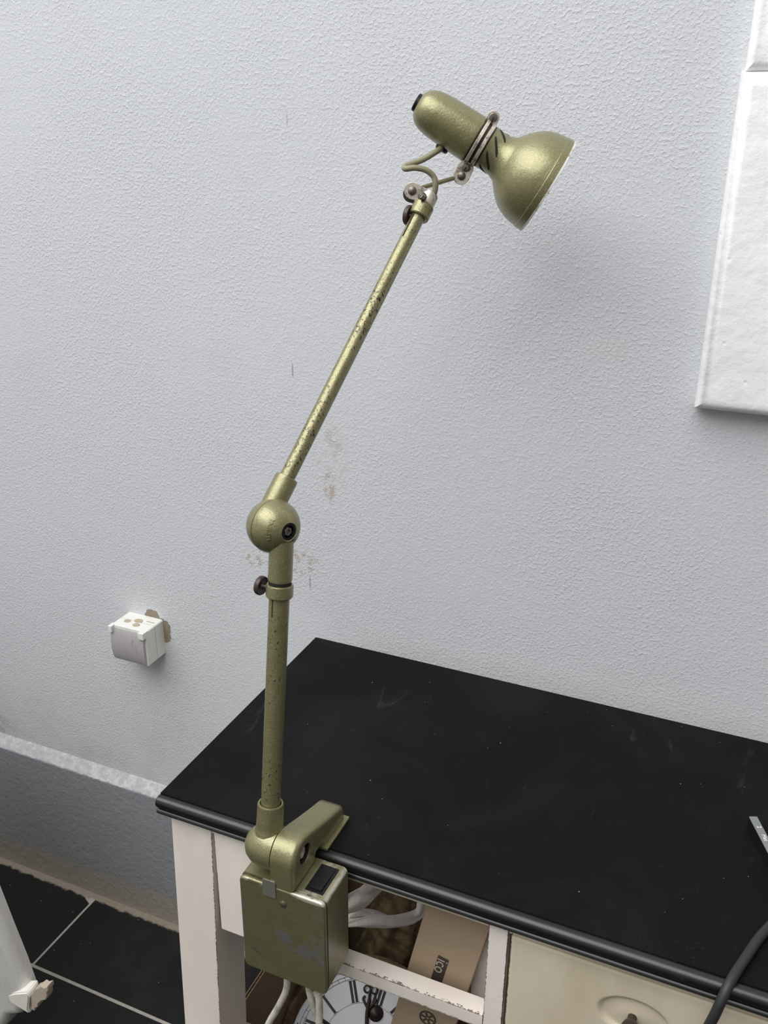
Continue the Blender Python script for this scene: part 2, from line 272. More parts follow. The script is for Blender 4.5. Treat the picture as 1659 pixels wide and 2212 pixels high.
# ------------------------------------------------------------------ mesh helpers
def basis(axis, ref=None):
    a = V(axis).normalized()
    r = V(ref) if ref is not None else (V((0, 0, 1)) if abs(a.z) < 0.9 else V((1, 0, 0)))
    x = (r - a * r.dot(a)).normalized(); return x, a.cross(x), a
class G:
    def __init__(s): s.bm = bmesh.new()
    def _merge(s, b):
        me = bpy.data.meshes.new('tmp'); b.to_mesh(me); b.free(); s.bm.from_mesh(me); bpy.data.meshes.remove(me); return s
    def box(s, x0, x1, y0, y1, z0, z1, bev=0.0, seg=2, shear=None):
        b = bmesh.new(); bmesh.ops.create_cube(b, size=1)
        for v in b.verts:
            v.co = V(((x0 + x1) / 2 + v.co.x * (x1 - x0), (y0 + y1) / 2 + v.co.y * (y1 - y0), (z0 + z1) / 2 + v.co.z * (z1 - z0)))
            if shear: v.co = shear(v.co)
        if bev > 0: bmesh.ops.bevel(b, geom=b.edges[:], offset=bev, segments=seg, affect='EDGES', profile=0.5)
        return s._merge(b)
    def obox(s, c, ex, ey, ez, dx, dy, dz, bev=0.0, seg=2):
        b = bmesh.new(); bmesh.ops.create_cube(b, size=1); c = V(c); ex = V(ex).normalized(); ey = V(ey).normalized(); ez = V(ez).normalized()
        for v in b.verts: v.co = c + ex * v.co.x * dx + ey * v.co.y * dy + ez * v.co.z * dz
        if bev > 0: bmesh.ops.bevel(b, geom=b.edges[:], offset=bev, segments=seg, affect='EDGES', profile=0.5)
        bmesh.ops.recalc_face_normals(b, faces=b.faces[:])
        return s._merge(b)
    def prism(s, o, ex, ey, ez, pts, depth, bev=0.0, seg=3, which='all', z0=0.0):
        o = V(o); ex = V(ex); ey = V(ey); ez = V(ez); b = bmesh.new()
        lo_ = [b.verts.new(o + ex * p[0] + ey * p[1] + ez * z0) for p in pts]
        hi_ = [b.verts.new(o + ex * p[0] + ey * p[1] + ez * (z0 + depth)) for p in pts]
        f0 = b.faces.new(lo_[::-1]); f1 = b.faces.new(hi_); n = len(pts)
        for i in range(n): b.faces.new((lo_[i], lo_[(i + 1) % n], hi_[(i + 1) % n], hi_[i]))
        bmesh.ops.recalc_face_normals(b, faces=b.faces[:])
        if bev > 0:
            eds = []
            if which in ('all', 'lo'): eds += list(f0.edges)
            if which in ('all', 'hi'): eds += list(f1.edges)
            bmesh.ops.bevel(b, geom=eds, offset=bev, segments=seg, affect='EDGES', profile=0.5)
        return s._merge(b)
    def lathe(s, o, axis, prof, seg=48, ref=None, a0=0.0, a1=2 * PI):
        o = V(o); x, y, a = basis(axis, ref); b = bmesh.new(); rings = []
        full = abs(a1 - a0 - 2 * PI) < 1e-6; cnt = seg if full else seg + 1
        for t, r in prof:
            if r < 1e-7: rings.append([b.verts.new(o + a * t)])
            else: rings.append([b.verts.new(o + a * t + (x * math.cos(a0 + (a1 - a0) * k / seg) + y * math.sin(a0 + (a1 - a0) * k / seg)) * r) for k in range(cnt)])
        for A, B in zip(rings, rings[1:]):
            for k in range(seg):
                k2 = (k + 1) % cnt
                if len(A) == 1 and len(B) == 1: continue
                if len(A) == 1: b.faces.new((A[0], B[k], B[k2]))
                elif len(B) == 1: b.faces.new((A[k], B[0], A[k2]))
                else: b.faces.new((A[k], B[k], B[k2], A[k2]))
        bmesh.ops.recalc_face_normals(b, faces=b.faces[:])
        return s._merge(b)
    def cyl(s, p0, p1, r0, r1=None, seg=32, bev=0.0):
        p0 = V(p0); p1 = V(p1); r1 = r0 if r1 is None else r1; L = (p1 - p0).length
        if bev > 0: prof = [(0, 0), (0, r0 - bev), (bev * 0.3, r0 - bev * 0.3), (bev, r0), (L - bev, r1), (L - bev * 0.3, r1 - bev * 0.3), (L, r1 - bev), (L, 0)]
        else: prof = [(0, 0), (0, r0), (L, r1), (L, 0)]
        return s.lathe(p0, p1 - p0, prof, seg)
    def tube(s, pts, r, seg=16, res=8, closed=False, rad=None):
        pts = [V(p) for p in pts]; n = len(pts); P = []
        rng = n if closed else n - 1
        for i in range(rng):
            g = (lambda k: pts[k % n]) if closed else (lambda k: pts[min(max(k, 0), n - 1)])
            p0, p1, p2, p3 = g(i - 1), g(i), g(i + 1), g(i + 2)
            for j in range(res):
                t = j / res
                P.append(0.5 * ((2 * p1) + (p2 - p0) * t + (2 * p0 - 5 * p1 + 4 * p2 - p3) * t * t + (3 * p1 - p0 - 3 * p2 + p3) * t ** 3))
        if not closed: P.append(pts[-1])
        b = bmesh.new(); rings = []; up = None; m_ = len(P)
        for i, p in enumerate(P):
            d = (P[(i + 1) % m_] - P[i - 1]) if closed else (P[min(i + 1, m_ - 1)] - P[max(i - 1, 0)])
            d.normalize()
            if up is None: up = basis(d)[0]
            x = (up - d * up.dot(d)).normalized(); y = d.cross(x); up = x
            rr = rad(i / (m_ - 1)) * r if rad else r
            rings.append([b.verts.new(p + (x * math.cos(2 * PI * k / seg) + y * math.sin(2 * PI * k / seg)) * rr) for k in range(seg)])
        for A, B in (zip(rings, rings[1:] + rings[:1]) if closed else zip(rings, rings[1:])):
            for k in range(seg): b.faces.new((A[k], A[(k + 1) % seg], B[(k + 1) % seg], B[k]))
        if not closed: b.faces.new(rings[0][::-1]); b.faces.new(rings[-1])
        bmesh.ops.recalc_face_normals(b, faces=b.faces[:])
        return s._merge(b)
    def grid(s, fn, nu, nv):
        b = bmesh.new(); vs = [[b.verts.new(V(fn(i / nu, j / nv))) for j in range(nv + 1)] for i in range(nu + 1)]
        for i in range(nu):
            for j in range(nv): b.faces.new((vs[i][j], vs[i + 1][j], vs[i + 1][j + 1], vs[i][j + 1]))
        return s._merge(b)
    def text(s, body, o, ex, ey, ez, size, ext=0.0004, align='CENTER'):
        cu = bpy.data.curves.new('t', 'FONT'); cu.body = body; cu.size = size; cu.extrude = ext / 2; cu.align_x = align; cu.align_y = 'CENTER'
        ob = bpy.data.objects.new('t', cu); COL.objects.link(ob); bpy.context.view_layer.update()
        me = bpy.data.meshes.new_from_object(ob.evaluated_get(bpy.context.evaluated_depsgraph_get()))
        o = V(o); ex = V(ex).normalized(); ey = V(ey).normalized(); ez = V(ez).normalized()
        for v in me.vertices:
            c_ = v.co.copy(); v.co = o + ex * c_.x + ey * c_.y + ez * c_.z
        s.bm.from_mesh(me); bpy.data.objects.remove(ob); bpy.data.curves.remove(cu); bpy.data.meshes.remove(me); return s

def finish(bm, name, loc, sharp=35):
    for v in bm.verts: v.co -= loc
    for f in bm.faces: f.smooth = True
    lim = math.radians(sharp)
    for e in bm.edges:
        if len(e.link_faces) == 2 and e.calc_face_angle(0) > lim: e.smooth = False
    me = bpy.data.meshes.new(name); bm.to_mesh(me); bm.free(); return me
def root_loc(p):
    l = V((0, 0, 0))
    while p is not None: l = l + p.location; p = p.parent
    return l
def obj(name, g, material, parent=None, label=None, loc=None, sharp=35):
    L = root_loc(parent) if parent else V(loc or (0, 0, 0))
    me = finish(g.bm, name, L, sharp); me.materials.append(material)
    o = bpy.data.objects.new(name, me); COL.objects.link(o)
    if parent: o.parent = parent
    else: o.location = L
    if label: o['label'] = label
    wn = o.modifiers.new('weighted_normal', 'WEIGHTED_NORMAL'); wn.keep_sharp = True; wn.weight = 60
    return o
def thing(name, label, cat, loc):
    o = bpy.data.objects.new(name, None); COL.objects.link(o); o.location = loc; o.empty_display_size = 0.05
    o['label'] = label; o['category'] = cat; return o
def tag(o, label, cat): o['label'] = label; o['category'] = cat; return o
def struct(name, g, material, label=None):
    o = obj(name, g, material); o['kind'] = 'structure'
    if label: o['label'] = label
    return o
def cut(o, g):
    o.modifiers.clear(); me = bpy.data.meshes.new('c'); bmesh.ops.recalc_face_normals(g.bm, faces=g.bm.faces[:]); g.bm.to_mesh(me); g.bm.free()
    c_ = bpy.data.objects.new('c', me); COL.objects.link(c_)
    md = o.modifiers.new('b', 'BOOLEAN'); md.object = c_; md.operation = 'DIFFERENCE'; md.solver = 'EXACT'
    bpy.context.view_layer.update()
    nm = bpy.data.meshes.new_from_object(o.evaluated_get(bpy.context.evaluated_depsgraph_get()))
    old = o.data; o.modifiers.clear(); o.data = nm; nm.name = o.name; bpy.data.meshes.remove(old); bpy.data.objects.remove(c_); bpy.data.meshes.remove(me)
def rrect(x0, x1, y0, y1, r, n=6):
    P = []
    for cx, cy, a in ((x1 - r, y1 - r, 0), (x0 + r, y1 - r, PI / 2), (x0 + r, y0 + r, PI), (x1 - r, y0 + r, 1.5 * PI)):
        for k in range(n + 1): P.append((cx + r * math.cos(a + PI / 2 * k / n), cy + r * math.sin(a + PI / 2 * k / n)))
    return P
def stadium(p, q, r0, r1=None, n=12):
    r1 = r1 or r0; a = math.atan2(q[1] - p[1], q[0] - p[0]); P = []
    for k in range(n + 1): t = a + PI / 2 + PI * k / n; P.append((p[0] + r0 * math.cos(t), p[1] + r0 * math.sin(t)))
    for k in range(n + 1): t = a - PI / 2 + PI * k / n; P.append((q[0] + r1 * math.cos(t), q[1] + r1 * math.sin(t)))
    return P
EX, EY, EZ = V((1, 0, 0)), V((0, 1, 0)), V((0, 0, 1))

# ------------------------------------------------------------------ setting
struct('floor', G().box(-3.5, 2.5, -2.5, 1.3, -0.08, 0.0), M['floor'])
struct('wall_back', G().box(-3.5, 2.5, 1.12, 1.32, 0.30, 3.2), M['wall'])
g = G(); g.prism((-3.5, 0, 0), EY, EZ, EX, [(1.30, 0.0), (1.30, 0.325), (1.12, 0.325), (1.102, 0.3065), (1.1005, 0.303), (1.103, 0.0)], 6.0)
struct('baseboard_back', g, M['plinth'], 'dark grey painted plinth band along the foot of the wall with worn pale top edge')
# white window surround at upper right
g = G()
P = [(-0.0835, 1.1575), (-0.0835, 1.512), (0.55, 1.512), (0.55, 1.1575)]
g.prism((0, 1.122, 0), EX, EZ, -EY, P, 0.034, 0.016, 4, 'hi')
g.prism((0, 1.122, 0), EX, EZ, -EY, [(-0.0800, 1.5105), (-0.0785, 2.3), (0.55, 2.3), (0.55, 1.5105)], 0.033, 0.016, 4, 'hi')
struct('trim_1', g, M['white_trim'], 'thick white painted window surround with rounded edges on the plaster wall')

# ------------------------------------------------------------------ wall socket
sk = thing('wall_socket', 'white surface mounted wall socket with grey hinged lid beside broken plaster', 'socket', (-0.927, 1.12, 0.616))
X0, X1, Z0, Z1 = -0.9625, -0.8914, 0.6155, 0.6815
obj('back_box', G().prism((0, 1.121, 0), EX, EZ, -EY, rrect(X0, X1, Z0, Z1, 0.003), 0.0225, 0.0008, 2, 'hi'), M['socket'], sk)
obj('front_frame', G().prism((0, 1.0980, 0), EX, EZ, -EY, rrect(X0, X1, Z0, Z1, 0.003), 0.0255, 0.0015, 2), M['socket'], sk)
def lidfn(u, v):
    x = X0 + 0.0015 + (X1 - X0 - 0.0045) * u; z = Z0 + 0.0025 + (Z1 - Z0 - 0.0065) * v
    y = 1.0725 - 0.0065 * (math.sin(PI * min(1, v * 0.95 + 0.03)) ** 0.55) * (1 - 0.10 * (2 * u - 1) ** 2)
    return (x, y, z)
g = G(); g.grid(lidfn, 16, 20)
for uu in (0, 1):
    g.grid(lambda a, b, uu=uu: (lidfn(uu, b)[0], lidfn(uu, b)[1] + (1.0735 - lidfn(uu, b)[1]) * a, lidfn(uu, b)[2]), 1, 20)
for vv in (0, 1):
    g.grid(lambda a, b, vv=vv: (lidfn(b, vv)[0], lidfn(b, vv)[1] + (1.0735 - lidfn(b, vv)[1]) * a, lidfn(b, vv)[2]), 1, 16)
bmesh.ops.remove_doubles(g.bm, verts=g.bm.verts[:], dist=1e-6); bmesh.ops.recalc_face_normals(g.bm, faces=g.bm.faces[:])
obj('hinged_lid', g, M['lid'], sk, 'glossy grey hinged lid')
for xa, xb in ((X0 - 0.0003, X0 + 0.0070), (X1 - 0.0105, X1 + 0.0003)):
    obj('hinge_tab', G().box(xa, xb, 1.0645, 1.078, Z1 - 0.0115, Z1 + 0.0006, 0.001), M['socket'], sk)
for cx, cy, rx, ry in ((-0.943, 1.092, 0.0062, 0.0050), (-0.926, 1.100, 0.0080, 0.0062), (-0.921, 1.087, 0.0064, 0.0056)):
    gg = G(); gg.prism((cx, cy, Z1), EX, EY, EZ, [(rx * math.cos(k * PI / 12), ry * math.sin(k * PI / 12)) for k in range(24)], 0.0005)
    obj('cable_knockout', gg, M['tan'], sk, 'tan cable entry membrane')
obj('dirt_groove', G().box(-0.913, -0.897, 1.1035, 1.1055, Z1 - 0.001, Z1 + 0.0004), M['tan'], sk)

# ------------------------------------------------------------------ desk
dk = thing('desk', 'cream distressed wooden desk with black painted top and a missing middle drawer', 'desk', (-0.18, 0.87, 0.0))
XL, XR, TOP = -0.5690, 0.235, 0.755
prof = [(1.065, 0.735), (1.0655, 0.753), (1.0635, 0.755), (0.6812, 0.755), (0.6806, 0.7530), (0.6796, 0.7530), (0.6790, 0.7543)]
for k in range(11):
    a = math.radians(80 + k * 17.5); prof.append((0.6775 + 0.0078 * math.cos(a), 0.7468 + 0.0074 * math.sin(a)))
prof += [(0.6745, 0.7392), (0.6725, 0.7388), (0.6708, 0.7372), (0.6704, 0.7352), (0.6715, 0.7335), (0.675, 0.733), (0.70, 0.733)]
g = G(); g.prism((XL, 0, 0), EY, EZ, EX, prof, XR - XL, 0.0016, 2)
obj('tabletop', g, M['tabletop'], dk, 'black painted tabletop with beaded front edge', sharp=40)
def leg(x0, x1, y0, y1, sx_):
    g = G(); g.box(x0, x1, y0, y1, 0.0, 0.733, 0.0018, 2, shear=lambda c: V((c.x + sx_ * (0.733 - c.z), c.y, c.z))); return g
obj('leg', leg(-0.5580, -0.5032, 0.6825, 0.744, -0.033), M['cream'], dk)
obj('leg', leg(-0.5580, -0.5032, 0.995, 1.0495, -0.033), M['cream'], dk)
obj('leg', leg(0.168, 0.223, 0.6825, 0.737, 0.033), M['cream'], dk)
obj('leg', leg(0.168, 0.223, 0.995, 1.0495, 0.033), M['cream'], dk)
obj('side_panel', G().box(-0.550, -0.532, 0.735, 0.996, 0.58, 0.733, 0.001), M['cream'], dk)
obj('side_panel', G().box(0.197, 0.215, 0.735, 0.996, 0.58, 0.733, 0.001), M['cream'], dk)
obj('back_panel', G().box(-0.505, 0.17, 1.02, 1.038, 0.58, 0.733, 0.001), M['cream'], dk)
obj('top_rail', G().box(-0.505, 0.17, 0.6822, 0.7000, 0.7196, 0.7335, 0.0005), M['cream_shaded'], dk)
obj('apron_backing', G().box(-0.505, -0.425, 0.690, 0.700, 0.58, 0.7196), M['groove'], dk)
obj('front_panel', G().box(-0.4985, -0.425, 0.6795, 0.6915, 0.5800, 0.7325, 0.0016), M['cream'], dk, 'plain cream front panel beside the left leg')
obj('bottom_rail', G().box(-0.430, -0.1763, 0.6800, 0.7012, 0.5785, 0.5975, 0.0010), M['cream'], dk)
g = G(); g.box(-0.1762, -0.1562, 0.6798, 0.7000, 0.5785, 0.7325, 0.0010)
obj('stile', g, M['cream'], dk)
obj('drawer_divider', G().box(-0.2050, -0.150, 0.7300, 0.7420, 0.5350, 0.7330, 0.001), M['cream'], dk)
obj('drawer_gap_backing', G().box(-0.1565, 0.17, 0.690, 0.697, 0.579, 0.7200), M['groove'], dk)
dr = G()
DX0, DX1, DZ0, DZ1 = -0.1530, 0.095, 0.5820, 0.7188
def dfront(u, v):
    x = DX0 + (DX1 - DX0) * u; z = DZ0 + (DZ1 - DZ0) * v
    d = math.sqrt(((x + 0.0290) / 0.0335) ** 2 + ((z - 0.667) / 0.0235) ** 2)
    t = max(0.0, min(1.0, (1.03 - d) / 0.16)); t = t * t * (3 - 2 * t)
    e = min(x - DX0, DX1 - x, z - DZ0, DZ1 - z); r = max(0, 0.0015 - e)
    return (x, 0.6805 + 0.0045 * t * (0.55 + 0.45 * min(1, d)) + r * 0.5, z)
dr.grid(dfront, 124, 72)
bmesh.ops.recalc_face_normals(dr.bm, faces=dr.bm.faces[:])
dr.box(DX0, DX1, 0.6862, 0.700, DZ0, DZ1)
bt = [(0, 0), (1, 0), (1, 1), (0, 1)]
for (a, b_) in (((0, 0), (1, 0)), ((1, 0), (1, 1)), ((1, 1), (0, 1)), ((0, 1), (0, 0))):
    dr.grid(lambda s_, t_, a=a, b_=b_: (lambda p: (p[0], p[1] + (0.688 - p[1]) * t_, p[2]))(dfront(a[0] + (b_[0] - a[0]) * s_, a[1] + (b_[1] - a[1]) * s_)), 1, 1)
drawer = obj('drawer', dr, M['cream_shaded'], dk, 'cream drawer front with a carved oval dish', sharp=50)
g = G(); g.lathe((-0.0300, 0.6845, 0.6655), (0, -1, 0), [(0, 0), (0, 0.0045), (0.006, 0.0042), (0.009, 0.0065), (0.014, 0.0085), (0.018, 0.0078), (0.0205, 0.004), (0.021, 0)], 32)
obj('knob', g, M['bakelite'], drawer, 'dark round drawer knob')

# ------------------------------------------------------------------ clamp lamp
lp = thing('clamp_lamp', 'old olive green jointed work lamp clamped to the front edge of the desk', 'lamp', (-0.37, 0.65, 0.755))
T0, T1 = 0.632, 0.7553
BX0, BX1 = -0.4205, -0.3230
g = G(); g.prism((0, 0.664, 0), EX, EZ, -EY, rrect(BX0, BX1, T0, T1, 0.0065), 0.0482, 0.0025, 3, 'lo')
tb = obj('transformer_box', g, M['olive_box'], lp, 'rectangular olive metal housing hanging below the clamp')
g = G(); g.prism((0, 0.6152, 0), EX, EZ, -EY, rrect(BX0, BX1, T0 - 0.0006, T1 - 0.001, 0.0065), 0.0056, 0.0022, 3)
obj('cover_plate', g, M['olive_box'], tb)
g = G(); g.lathe((-0.3700, 0.6097, 0.7365), (0, -1, 0), [(0, 0.0038), (0.0008, 0.0037), (0.0016, 0.0026), (0.0018, 0)], 24)
obj('cover_screw', g, M['screw'], tb, 'small brass screw')
g = G(); g.prism((0, 0.6102, 0), EX, EZ, -EY, rrect(-0.3925, -0.3775, 0.7405, 0.7620, 0.002), 0.0016, 0.0004, 2)
obj('latch', g, M['latch'], tb, 'bare metal catch at the top of the cover')
sw = G(); sw.box(-0.3500, -0.3298, 0.6190, 0.6565, 0.7548, 0.7562, 0.0005)
swo = obj('switch', sw, M['black'], tb, 'black rocker switch on top')
g = G(); g.prism((-0.3470, 0, 0), EY, EZ, EX, [(0.6215, 0.7560), (0.6540, 0.7560), (0.6540, 0.7574), (0.6400, 0.7566), (0.6215, 0.7584)], 0.0142, 0.0004, 1)
obj('rocker', g, M['black'], swo)
# bracket
HY, HZ = 0.632, 0.783
P = [(0.6100, 0.7545), (0.6098, 0.783)]
for k in range(1, 12): a = math.radians(180 - k * 9.6); P.append((HY + 0.0223 * math.cos(a), HZ + 0.0223 * math.sin(a)))
P += [(0.650, 0.8010), (0.668, 0.7945), (0.700, 0.7840), (0.716, 0.7795), (0.7235, 0.7755), (0.7265, 0.7690), (0.7270, 0.7565), (0.676, 0.7565), (0.674, 0.7640), (0.660, 0.7640), (0.656, 0.7545)]
g = G(); g.prism((-0.3832, 0, 0), EY, EZ, EX, P, 0.0262, 0.0055, 5, 'hi')
br = obj('clamp_bracket', g, M['olive'], lp, sharp=50)
cut(br, G().cyl((-0.378, HY + 0.003, HZ + 0.001), (-0.34, HY + 0.003, HZ + 0.001), 0.0112))
g = G(); g.box(-0.3835, -0.3525, 0.6745, 0.7290, 0.7552, 0.7592, 0.0012)
obj('clamp_foot', g, M['olive'], br)
obj('hinge_hole_shade', G().lathe((-0.3775, HY + 0.003, HZ + 0.001), EX, [(0, 0), (0, 0.0110), (0.0188, 0.0111), (0.0188, 0.0105), (0.0060, 0.0102), (0.0060, 0)], 40), M['void'], br, 'black lining standing in for shade in the recess')  # black sleeve put in for the shade inside the bolt hole
g = G(); g.lathe((-0.3765, HY + 0.003, HZ + 0.001), EX, [(0, 0.0072), (0.0152, 0.0072), (0.0164, 0.0058), (0.0164, 0.003), (0.0155, 0.0028), (0.0155, 0)], 6)
obj('hinge_bolt', g, M['nickel'], br, 'dark recessed hinge bolt')
# pole socket
E_ = V((0, 0.1513, 0.9885)); PB = V((-0.397, 0.632, 0.783))
g = G(); g.lathe((-0.3837, HY, HZ), (-1, 0, 0), [(0, 0), (0, 0.0205), (0.0008, 0.0220), (0.008, 0.0225), (0.016, 0.0222), (0.024, 0.0203), (0.031, 0.0163), (0.0355, 0.0105), (0.0378, 0.005), (0.0383, 0)], 48)
g.lathe(PB, E_, [(0.004, 0.0), (0.004, 0.0165), (0.014, 0.0160), (0.020, 0.0142), (0.026, 0.0136), (0.0475, 0.0133), (0.0487, 0.0125), (0.0487, 0.0110), (0.0470, 0.0101), (0.030, 0.0100), (0.030, 0.0)], 40)
obj('pole_socket', g, M['olive'], lp)
g = G(); g.lathe(PB, E_, [(0.031, 0), (0.031, 0.0097), (0.290, 0.0099), (0.290, 0)], 40)
pole = obj('pole', g, M['olive_pole'], lp)
JN = V((0.924, -0.378, 0.0579)).normalized(); JB = V((-0.4096, 0.6875, 1.1114)); JA = V((-0.4221, 0.6927, 1.1106))
AD = V((0.1994, 0.6054, 0.7705)).normalized()
# slot in the pole
vd = (EYE - (PB + E_ * 0.26)).normalized(); fd = (vd - E_ * vd.dot(E_)).normalized(); lf = E_.cross(fd); lf = lf if lf.dot(RIGHT) < 0 else -lf; fd = (fd * 0.78 + lf * 0.62).normalized()
g = G(); g.obox(PB + E_ * 0.259 + fd * 0.0096, E_, fd, E_.cross(fd), 0.020, 0.0009, 0.0011)
obj('slot', g, M['void'], pole, 'narrow black slot below the collar')
g = G(); g.lathe(PB, E_, [(0.2672, 0.0100), (0.2672, 0.0122), (0.2682, 0.0130), (0.2785, 0.0130), (0.2797, 0.0122), (0.2797, 0.0100)], 40)
sd = V((-1, 0.0, 0.0))
col = obj('collar', g, M['olive_pole'], lp)
obj('gap_shade_ring', G().lathe(PB, E_, [(0.2780, 0.0), (0.2780, 0.0108), (0.2822, 0.0108), (0.2822, 0)], 40), M['void'], pole, 'black ring standing in for shade in the gap above the collar')  # black ring added so the gap above the collar looks shaded
def knobmesh(c, ax, r):
    g = G(); g.lathe(c, ax, [(0, 0), (0, 0.0025), (0.0015, 0.0030), (0.0015, r * 0.80), (0.0008, r * 0.93), (0.0018, r), (0.0045, r), (0.0055, r * 0.95), (0.0060, r * 0.75), (0.0060, 0)], 40); return g
g = knobmesh(PB + E_ * 0.2745 + V((-0.0165, -0.001, 0)), (-1, 0.1, 0.05), 0.0094); g.cyl(PB + E_ * 0.274 + V((-0.010, 0, 0)), PB + E_ * 0.2745 + V((-0.018, -0.001, 0)), 0.0025)
obj('thumb_screw', g, M['bakelite'], lp, 'dark brown round thumb screw on the lower pole')
# ball joint
def hemi(sgn, rr, hole_r=None):
    p = [(0.0001, 0.0), (0.0001, rr - 0.0022), (0.0006, rr - 0.0006), (0.0012, rr)]
    amax = math.acos(hole_r / rr) if hole_r else PI / 2
    for k in range(1, 15):
        a = 0.06 + (amax - 0.06) * k / 14; p.append((rr * math.sin(a), rr * math.cos(a) if (hole_r or k < 14) else 0.0))
    if hole_r:
        s0 = rr * math.sin(amax); p += [(s0 - 0.0005, hole_r - 0.0006), (s0 - 0.007, hole_r - 0.0008), (s0 - 0.007, 0)]
    return p
g = G(); g.lathe(JB, JN, hemi(1, 0.0257, 0.0088), 56)
LB = JB + JN * 0.0136
g.lathe(LB, -E_, [(0.0105, 0.0), (0.0105, 0.0113), (0.048, 0.0116), (0.0500, 0.0112), (0.0504, 0.0102), (0.0504, 0.0)], 40)
bj = obj('lower_joint', g, M['olive'], lp)
g = G(); g.lathe(JB + JN * 0.0172, JN, [(0, 0), (0, 0.0081), (0.0065, 0.0081), (0.0065, 0.0060), (0.0015, 0.0056), (0.0015, 0)], 40)
obj('washer', g, M['black'], bj, 'black recessed washer')
g = G(); g.lathe(JB + JN * 0.018, JN, [(0, 0.0048), (0.0040, 0.0048), (0.0048, 0.0040), (0.0048, 0.0026), (0.0035, 0.0024), (0.0035, 0)], 6)
obj('bolt', g, M['screw'], bj, 'brownish bolt head')
# raised lettering around the bolt
x_, y_, a_ = basis(JN, -UP)
for i, ch in enumerate('LUMINA'):
    # on the left of the bolt, reading upward
    ang = math.radians(-66 - 10.5 * i)  # measured in the plane of the joint, from image-down towards left
    rd = (x_ * math.cos(ang) + y_ * math.sin(ang))
    if rd.dot(RIGHT) > 0: rd = (x_ * math.cos(-ang) + y_ * math.sin(-ang))
    lat = math.radians(47)
    nn = (JN * math.cos(lat) + rd * math.sin(lat)).normalized()
    outw = (rd * math.cos(lat) - JN * math.sin(lat)).normalized()
    g = G(); g.text(ch, JB + nn * 0.0257, outw.cross(nn), outw, nn, 0.0062, 0.0016)
    obj('letter', g, M['olive'], bj, 'raised letter %s' % ch)
g = G(); g.lathe(JB, -JN, hemi(-1, 0.0251), 56)
g.lathe(JA, AD, [(0.008, 0), (0.008, 0.0115), (0.046, 0.0114), (0.0478, 0.0110), (0.0483, 0.0100), (0.0483, 0.0078), (0.046, 0.0074), (0.03, 0.0074), (0.03, 0)], 40)
obj('upper_joint', g, M['olive'], lp)
# upper arm
g = G(); g.lathe(JA, AD, [(0.031, 0), (0.031, 0.0076), (0.360, 0.0071), (0.360, 0)], 40)
arm = obj('arm_tube', g, M['olive_arm'], lp)
vd = (EYE - (JA + AD * 0.33)).normalized(); fd = (vd - AD * vd.dot(AD)).normalized()
left = AD.cross(fd); left = left if left.dot(RIGHT) < 0 else -left
f2 = (fd * 0.72 + left * 0.70).normalized()
g = G(); g.obox(JA + AD * 0.327 + f2 * 0.0070, AD, f2, AD.cross(f2), 0.026, 0.0009, 0.0013)
obj('slot', g, M['void'], arm, 'narrow black slot below the upper collar')
g = G(); g.lathe(JA, AD, [(0.3410, 0.0073), (0.3410, 0.0100), (0.3420, 0.0108), (0.3545, 0.0108), (0.3555, 0.0100), (0.3555, 0.0073)], 40)
obj('collar', g, M['olive_pole'], lp)
kc = V((-0.3629, 0.8976, 1.3746))
g = knobmesh(kc + V((0.003, 0, 0)), (-1, 0.12, 0.1), 0.0100); g.cyl(JA + AD * 0.346, kc, 0.0026)
obj('thumb_screw', g, M['bakelite'], lp, 'dark brown round thumb screw below the lamp head')
g = G(); g.lathe(JA, AD, [(0.3550, 0.0), (0.3550, 0.0096), (0.3680, 0.0094), (0.3690, 0.0085), (0.3690, 0.004), (0.364, 0.0035), (0.364, 0)], 32)
obj('arm_end_cap', g, M['nickel'], lp)
# swivel plates
RV = V((-0.3641, 0.9076, 1.3978)); WG = V((-0.3539, 0.9094, 1.3922)); BE = V((-0.3450, 0.9130, 1.3905))
vw = (EYE - RV).normalized(); bx = (BE - RV); bx = (bx - vw * bx.dot(vw)).normalized(); by = vw.cross(bx)
LEN = (BE - RV).length
for off, mm in ((0.0045, 'nickel'), (-0.0065, 'bakelite')):
    g = G(); o_ = RV + vw * off + (by * -0.0035 if off < 0 else by * 0)
    g.prism(o_, bx, by, vw, stadium((0, 0), (LEN * 0.86, 0), 0.0080, 0.0064), 0.0020, 0.0006, 2)
    obj('swivel_plate', g, M[mm], lp)
g = G(); g.obox(RV + vw * 0.001 + bx * (LEN * 0.86), bx, by, vw, 0.009, 0.011, 0.0085, 0.001)
obj('swivel_block', g, M['nickel'], lp)
g = G(); g.lathe(RV + vw * 0.0063, vw, [(0, 0.0044), (0.0012, 0.0040), (0.0022, 0.0026), (0.0026, 0)], 28)
obj('rivet', g, M['screw'], lp)
g = G(); g.lathe(WG + vw * 0.0060, vw, [(0, 0.0046), (0.003, 0.0044), (0.0050, 0.0030), (0.0056, 0)], 28)
g.obox(WG + vw * 0.0120 + bx * 0.001, by + bx * 0.5, bx, vw, 0.0030, 0.0030, 0.006, 0.0008)
obj('swivel_stud', g, M['screw'], lp)
